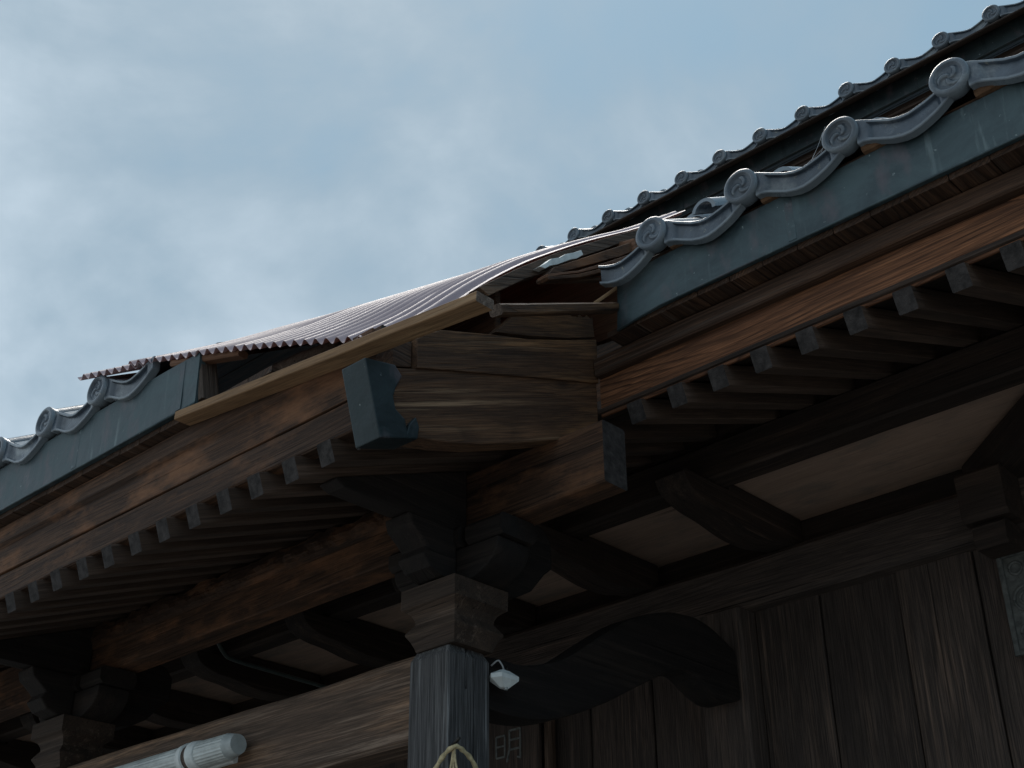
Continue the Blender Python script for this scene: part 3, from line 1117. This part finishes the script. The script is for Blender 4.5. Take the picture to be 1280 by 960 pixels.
for i, (a, c, w_, lab) in enumerate((((2.10, 1.83, 1.845), (2.30, 1.80, 1.93), .018, 'pale splinter of wood stuck in the dark gap left of the right fascia'),
                                     ((2.22, 1.76, 1.80), (2.32, 1.735, 1.90), .022, 'orange splinter at the torn end of the right fascia'),
                                     ((1.80, 2.20, 1.685), (1.85, 2.33, 1.745), .016, 'short broken splinter leaning on the weathered log'))):
    q = stick('splinter', a, c, w_, .009, 'new' if i == 1 else 'beam', None, 'beam', seg=5, jit=.004, bevel=.001)
    tag(q, lab, 'splinter')
lg = tube('old_log', [(1.76, 2.60, 1.672), (1.762, 2.45, 1.676), (1.758, 2.30, 1.662), (1.752, 2.15, 1.638)], .023, 'grey', None, 10)
tag(lg, 'dark weathered log lying in the opening under the corrugated sheet', 'log')
wbk = stick('wood_block', (1.648, 2.525, 1.588), (1.642, 2.553, 1.735), .02, .055, 'grey', None, 'grey', upv=(1, 0, 0), seg=4)
tag(wbk, 'upright grey wood block beside the end of the left copper fascia', 'wood block')
rs = stick('batten', (1.622, 2.66, 1.738), (1.648, 2.40, 1.676), .03, .018, 'red', None, 'red', seg=6)
tag(rs, 'reddish batten stub under the wavy front edge of the sheet', 'batten')
ins = prism('sky_blocker', [(1.93, 1.45), (1.93, 1.842), (2.25, 1.925), (2.60, 1.985), (2.60, 1.45)], 'yz', 2.05, 2.07, 'brown', None, 'y')  # added blocker, closes off the sky behind the opening
ins2 = prism('sky_blocker', [(1.80, 1.86), (1.80, 2.150), (1.92, 2.180), (2.6, 2.30), (2.6, 1.95)], 'yz', 2.47, 2.49, 'red', None, 'y')  # second added blocker, keeps sky light out of the gap under the sheet
tag(ins2, 'reddish added sky-blocking board in the dark gap left of the right copper fascia', 'board')
tag(ins, 'dark brown added sky-blocking board standing deep in the opening behind the weathered log', 'board')


# ------------------------------------------------------------------ corrugated sheets
CR = [(1.640, 1.480), (1.664, 1.503), (1.806, 1.630), (1.964, 1.795), (2.110, 1.928), (2.237, 2.030), (2.409, 2.158), (2.638, 2.320), (2.885, 2.512)]


def interp(tab, t):
    u = t * (len(tab) - 1)
    i = min(int(u), len(tab) - 2)
    f_ = u - i
    return tuple(a + (b - a) * f_ for a, b in zip(tab[i], tab[i + 1]))


CRS = catmull(CR[1:], 4)


def sheet_pt(s, t):
    x1, z1 = interp(CRS, t)
    xl = 1.57 + (2.95 - 1.57) * t
    zl = 1.837 + .6 * (xl - 1.57)
    x = x1 * (1 - s) + xl * s
    z = z1 * (1 - s) + zl * s
    z += (.026 - .030 * t) * math.sin(math.pi * s) ** .8 + .018 * (1 - math.exp(-s / .022)) * math.exp(-s / .3) - .010 * math.exp(-s / .15) - .004
    return Vector((x, 1.90 + 1.16 * s, z))


def sheet(name, s0, s1, t0, t1, lift, waves, label):
    bm = bmesh.new()
    nu, nv = int(waves * 8), 22
    top, bot = [], []
    for j in range(nv + 1):
        t = t0 + (t1 - t0) * j / nv
        rt_, rb = [], []
        for i in range(nu + 1):
            s_ = s0 + (s1 - s0) * i / nu
            p = sheet_pt(s_, t)
            du = sheet_pt(min(1, s_ + .01), t) - sheet_pt(max(0, s_ - .01), t)
            dv = sheet_pt(s_, min(1, t + .01)) - sheet_pt(s_, max(0, t - .01))
            nrm = dv.cross(du).normalized()
            if nrm.z < 0:
                nrm = -nrm
            h = .0074 * math.sin(2 * math.pi * (s_ * 1.2 / .0365) + 1.2) + .0025 * noise.noise(Vector((s_ * 7, t * 4, 3)))
            rt_.append(bm.verts.new(p + nrm * (h + lift)))
            rb.append(bm.verts.new(p + nrm * (h + lift - .0012)))
        top.append(rt_)
        bot.append(rb)
    for j in range(nv):
        for i in range(nu):
            bm.faces.new((top[j][i], top[j][i + 1], top[j + 1][i + 1], top[j + 1][i]))
            bm.faces.new((bot[j][i], bot[j + 1][i], bot[j + 1][i + 1], bot[j][i + 1]))
    for j in range(nv):
        for i in (0, nu):
            bm.faces.new((top[j][i], top[j + 1][i], bot[j + 1][i], bot[j][i]))
    for i in range(nu):
        for j in (0, nv):
            bm.faces.new((top[j][i], top[j][i + 1], bot[j][i + 1], bot[j][i]))
    bmesh.ops.recalc_face_normals(bm, faces=bm.faces)
    c = sheet_pt((s0 + s1) / 2, .3)
    for v in bm.verts:
        v.co -= c
    o = link(name, mesh_from_bm(bm, name, ('sheet',), True), None, Matrix.Translation(c))
    md = o.modifiers.new('edges', 'EDGE_SPLIT')
    md.split_angle = rad(50)
    tag(o, label, 'roofing sheet')
    return o


s1o = sheet('corrugated_sheet', 0, .80, 0, 1, .008, 26, 'larger brown corrugated plastic sheet with white highlights over the torn roof corner')
s2o = sheet('corrugated_sheet', .74, 1.0, .0, .96, .0, 9, 'smaller corrugated sheet end tucked underneath, lying on the left roof tiles')
# maker's print: a few pale blue ticks
bm = bmesh.new()
for a, wd, t0, t1 in ((.055, .006, .105, .118), (.063, .006, .102, .112), (.047, .005, .112, .122), (.040, .007, .118, .126), (.050, .004, .175, .19), (.042, .005, .18, .196)):
    q = []
    for s_, t in ((a, t0), (a + wd, t0), (a + wd, t1), (a, t1)):
        p = sheet_pt(s_, t)
        hh = .0074 * math.sin(2 * math.pi * (s_ * 1.2 / .0365) + 1.2)
        q.append(bm.verts.new(p + Vector((-.5, 0, .8)) * (hh + .0105)))
    bm.faces.new(q)
c = sheet_pt(.4, .3)
for v in bm.verts:
    v.co -= c
link('maker_print', mesh_from_bm(bm, 'maker_print', ('ink',)), s1o, Matrix.Translation(c))

# ------------------------------------------------------------------ upper roof
ur = thing('upper_roof', 'upper tiled roof eave standing behind and above the front eaves', 'roof', (6.2, 2.5, 2.4))
for k in range(-3, 19):
    y = 4.184 - TP * k
    if y < -.6:
        continue
    eave_tile(5.135, y, 4.707, ur, 0)
    pan_tiles(5.135, y, 4.707, ur, 3)
fascia('copper_fascia', 5.165, 5.185, -.7, 5.2, 4.520, 4.655, ur, 'copper_dark')
bx('eave_board', 5.23, 5.27, -.7, 5.2, 4.44, 4.535, 'y', 'dark', ur, seg=10)
for k in range(31):
    y = -.5 + k * .185
    stick('rafter', (5.25, y, 4.43), (6.3, y, 4.43 + 1.05 * .36), .06, .07, 'dark', ur, seg=2)
for i in range(6):
    x = 5.3 + i * .18
    stick('sheathing_board', (x, -.7, 4.50 + (x - 5.25) * .36), (x, 5.2, 4.50 + (x - 5.25) * .36), .176, .015, 'dark', ur, upv=(-.36, 0, 1), seg=2)
bx('gable_wall', 6.2, 6.35, -.7, 5.4, 2.4, 4.85, 'z', 'dark', ur, seg=4)
for i in range(7):
    x = 5.22 + i * .3
    stick('roof_board', (x, -.7, 4.66 + (x - 5.2) * RSL), (x, 5.2, 4.66 + (x - 5.2) * RSL), .34, .012, 'dark', ur, upv=(-RSL, 0, 1), seg=2)

# ------------------------------------------------------------------ small fittings
# tube lamp on the tie beam
tl = thing('tube_lamp', 'white ribbed tube lamp with peeling bracket on the weathered tie beam', 'lamp', (2.09, 3.1, .86))


def cyl_y(name, yA, yB, r0, r1, mat, parent, cx, cz, ribs=0, n=40):
    bm = bmesh.new()
    rows = []
    m_ = 6
    for i in range(m_ + 1):
        y = yA + (yB - yA) * i / m_
        r = r0 + (r1 - r0) * i / m_
        rows.append([bm.verts.new(((r + (ribs * (k % 2))) * math.cos(2 * math.pi * k / n), y - (yA + yB) / 2, (r + ribs * (k % 2)) * math.sin(2 * math.pi * k / n)))
                     for k in range(n)])
    for i in range(m_):
        for k in range(n):
            bm.faces.new((rows[i][k], rows[i][(k + 1) % n], rows[i + 1][(k + 1) % n], rows[i + 1][k]))
    bm.faces.new(rows[0])
    bm.faces.new(list(reversed(rows[-1])))
    bmesh.ops.recalc_face_normals(bm, faces=bm.faces)
    return link(name, mesh_from_bm(bm, name, (mat,), name == 'bracket_ring'), parent, Matrix.Translation((cx, (yA + yB) / 2, cz)))


LX, LZ = 2.092, .893
cyl_y('diffuser', 2.900, 3.020, .033, .034, 'lens', tl, LX, LZ, .0012, 48)
cyl_y('end_cap', 2.868, 2.902, .026, .0335, 'cap', tl, LX, LZ)
cyl_y('bracket_ring', 3.021, 3.052, .037, .040, 'white', tl, LX, LZ)
cyl_y('inner_band', 3.050, 3.078, .034, .034, 'grey', tl, LX, LZ)
cyl_y('bracket_ring', 3.076, 3.098, .040, .038, 'white', tl, LX, LZ)
cyl_y('diffuser', 3.096, 3.60, .034, .033, 'lens', tl, LX, LZ, .0012, 48)
bx('back_plate', 2.123, 2.141, 2.93, 3.55, LZ - .03, LZ + .03, 'y', 'white', tl, 'white', seg=3)

tl.location.y += .025

# small white lamp by the post
fl = thing('pendant_lamp', 'small white faceted lamp hanging by wires beside the square post', 'lamp', (2.285, 2.125, .945))
bm = bmesh.new()
rg = [[(.040, .006), (.020, .030), (-.020, .030), (-.040, .006), (-.030, -.020), (.030, -.020)]]
topv = [bm.verts.new((x, y, .008)) for x, y in rg[0]]
midv = [bm.verts.new((x * .98, y * .98, -.002)) for x, y in rg[0]]
lowv = [bm.verts.new((x * .30, y * .30, -.021)) for x, y in rg[0]]
cv = [bm.verts.new((x * .35, y * .35, .021)) for x, y in rg[0]]
for A, B in ((cv, topv), (topv, midv), (midv, lowv)):
    for k in range(6):
        bm.faces.new((A[k], A[(k + 1) % 6], B[(k + 1) % 6], B[k]))
bm.faces.new(cv)
bm.faces.new(lowv)
bmesh.ops.recalc_face_normals(bm, faces=bm.faces)
link('lamp_shade', mesh_from_bm(bm, 'lamp_shade', ('white',)), fl, Matrix.Translation((2.280, 2.125, .940)))
cylb = tube('lamp_knob', [(2.282, 2.122, .921), (2.282, 2.122, .915)], .005, 'cap', fl, 8)
tube('lamp_wire', catmull([(2.262, 2.15, .975), (2.264, 2.13, .984), (2.272, 2.125, .974), (2.276, 2.124, .966), (2.279, 2.125, .958)], 4), .0022, 'wire', fl, 6)
tube('lamp_wire', catmull([(2.300, 2.168, .988), (2.296, 2.14, .982), (2.291, 2.125, .972), (2.286, 2.125, .958)], 4), .0018, 'iron', fl, 6)

# straw rope on a nail
rp = thing('straw_rope', 'twisted straw rope loop hung on a nail at the post corner', 'rope', (2.11, 2.1, .70))
tube('rope_strand', catmull([(2.105, 2.200, .655), (2.104, 2.175, .705), (2.106, 2.145, .738), (2.112, 2.120, .752), (2.135, 2.118, .748), (2.170, 2.120, .728), (2.195, 2.124, .690), (2.205, 2.128, .63)], 8),
     .0052, 'straw', rp, 8, True, 1.1)
for dy, dz in ((0, 0), (.006, -.02), (-.006, -.01)):
    tube('rope_end', catmull([(2.116, 2.126 + dy * .2, .752), (2.113, 2.124 + dy, .72), (2.112 - dy * .5, 2.122 + dy * 1.6, .68), (2.112, 2.124 + dy * 1.2, .60 + dz)], 4),
         .0026, 'straw', rp, 6)
tube('nail', [(2.135, 2.150, .764), (2.118, 2.112, .770)], .004, 'iron', rp, 6)

# conduit under the porch soffit
cd = tube('conduit', catmull([(2.62, 3.79, 1.56), (2.62, 3.80, 1.515), (2.70, 3.87, 1.500), (2.78, 3.915, 1.5), (3.0, 3.93, 1.5), (3.20, 3.94, 1.5), (3.40, 3.95, 1.5)], 6), .0075,
          'conduit', None, 8)
tag(cd, 'thin dark cable conduit bending along under the porch soffit', 'pipe')

# hanging name board with carved characters
sg = thing('name_board', 'dark hanging board with a carved character beneath the curved beam', 'sign', (3.385, 3.09, .9))
bx('board_panel', 3.375, 3.395, 2.992, 3.215, .55, 1.262, 'z', 'plank', sg, seg=6)


def stroke(y0, z0, y1, z1, w_, parent):
    stick('character_stroke', (3.3735, y0, z0), (3.3735, y1, z1), .006, w_, 'sign', parent, 'sign', upv=(0, z0 - z1, y1 - y0) if abs(y1 - y0) + abs(z1 - z0) else (0, 0, 1), seg=2, bevel=.001)


def glyph(yl, zt, w_, h_, segs, parent):
    for x0, t0, x1, t1 in segs:
        stroke(yl - x0 * w_, zt - t0 * h_, yl - x1 * w_, zt - t1 * h_, .0065, parent)


MING = [(.02, .12, .02, .80), (.02, .12, .36, .12), (.36, .12, .36, .80), (.02, .45, .36, .45), (.02, .80, .36, .80),
        (.55, .0, .55, .62), (.55, .62, .44, 1.0), (.55, .0, .98, .0), (.98, .0, .98, .95), (.98, .95, .86, .90), (.55, .32, .98, .32), (.55, .62, .98, .62)]
glyph(3.185, 1.208, .115, .105, MING, sg)

# relief plate at the right edge
pq = thing('relief_plate', 'grey framed relief plate with round motifs on the plank wall', 'plaque', (3.42, 1.25, 1.08))
bx('plate_panel', 3.412, 3.424, 1.06, 1.345, 1.085, 1.352, 'y', 'relief', pq, 'relief', seg=3, bevel=.002)
for a in ((3.404, 3.416, 1.336, 1.350, 1.078, 1.360, 'z'), (3.404, 3.416, 1.058, 1.335, 1.346, 1.360, 'y'), (3.404, 3.416, 1.058, 1.335, 1.078, 1.092, 'y')):
    bx('plate_frame', *a, 'relief', pq, 'relief', seg=3, bevel=.002)
for cy_, cz_, r_ in ((1.305, 1.312, .017), (1.262, 1.318, .013), (1.29, 1.225, .034), (1.29, 1.225, .018), (1.30, 1.135, .022), (1.225, 1.27, .02)):
    tube('plate_motif', [(3.410, cy_ + r_ * math.cos(2 * math.pi * i / 20), cz_ + r_ * math.sin(2 * math.pi * i / 20)) for i in range(21)], .004, 'relief', pq, 6)

# cobweb between two round tile ends
cw = thing('cobweb', 'thin cobweb threads strung between two round tile ends', 'cobweb', (2.24, 1.18, 1.93))
for a, b in (((2.262, 1.157, 1.930), (2.238, 1.072, 1.922)), ((2.255, 1.135, 1.926), (2.238, 1.080, 1.985)), ((2.25, 1.110, 1.925), (2.238, 1.076, 1.965)),
             ((2.258, 1.146, 1.928), (2.238, 1.074, 1.944)), ((2.24, 1.125, 1.918), (2.238, 1.088, 1.972))):
    mid = tuple((p + q) / 2 - (.004 if i == 2 else 0) for i, (p, q) in enumerate(zip(a, b)))
    tube('web_thread', catmull([a, mid, b], 4), .0003, 'web', cw, 4)
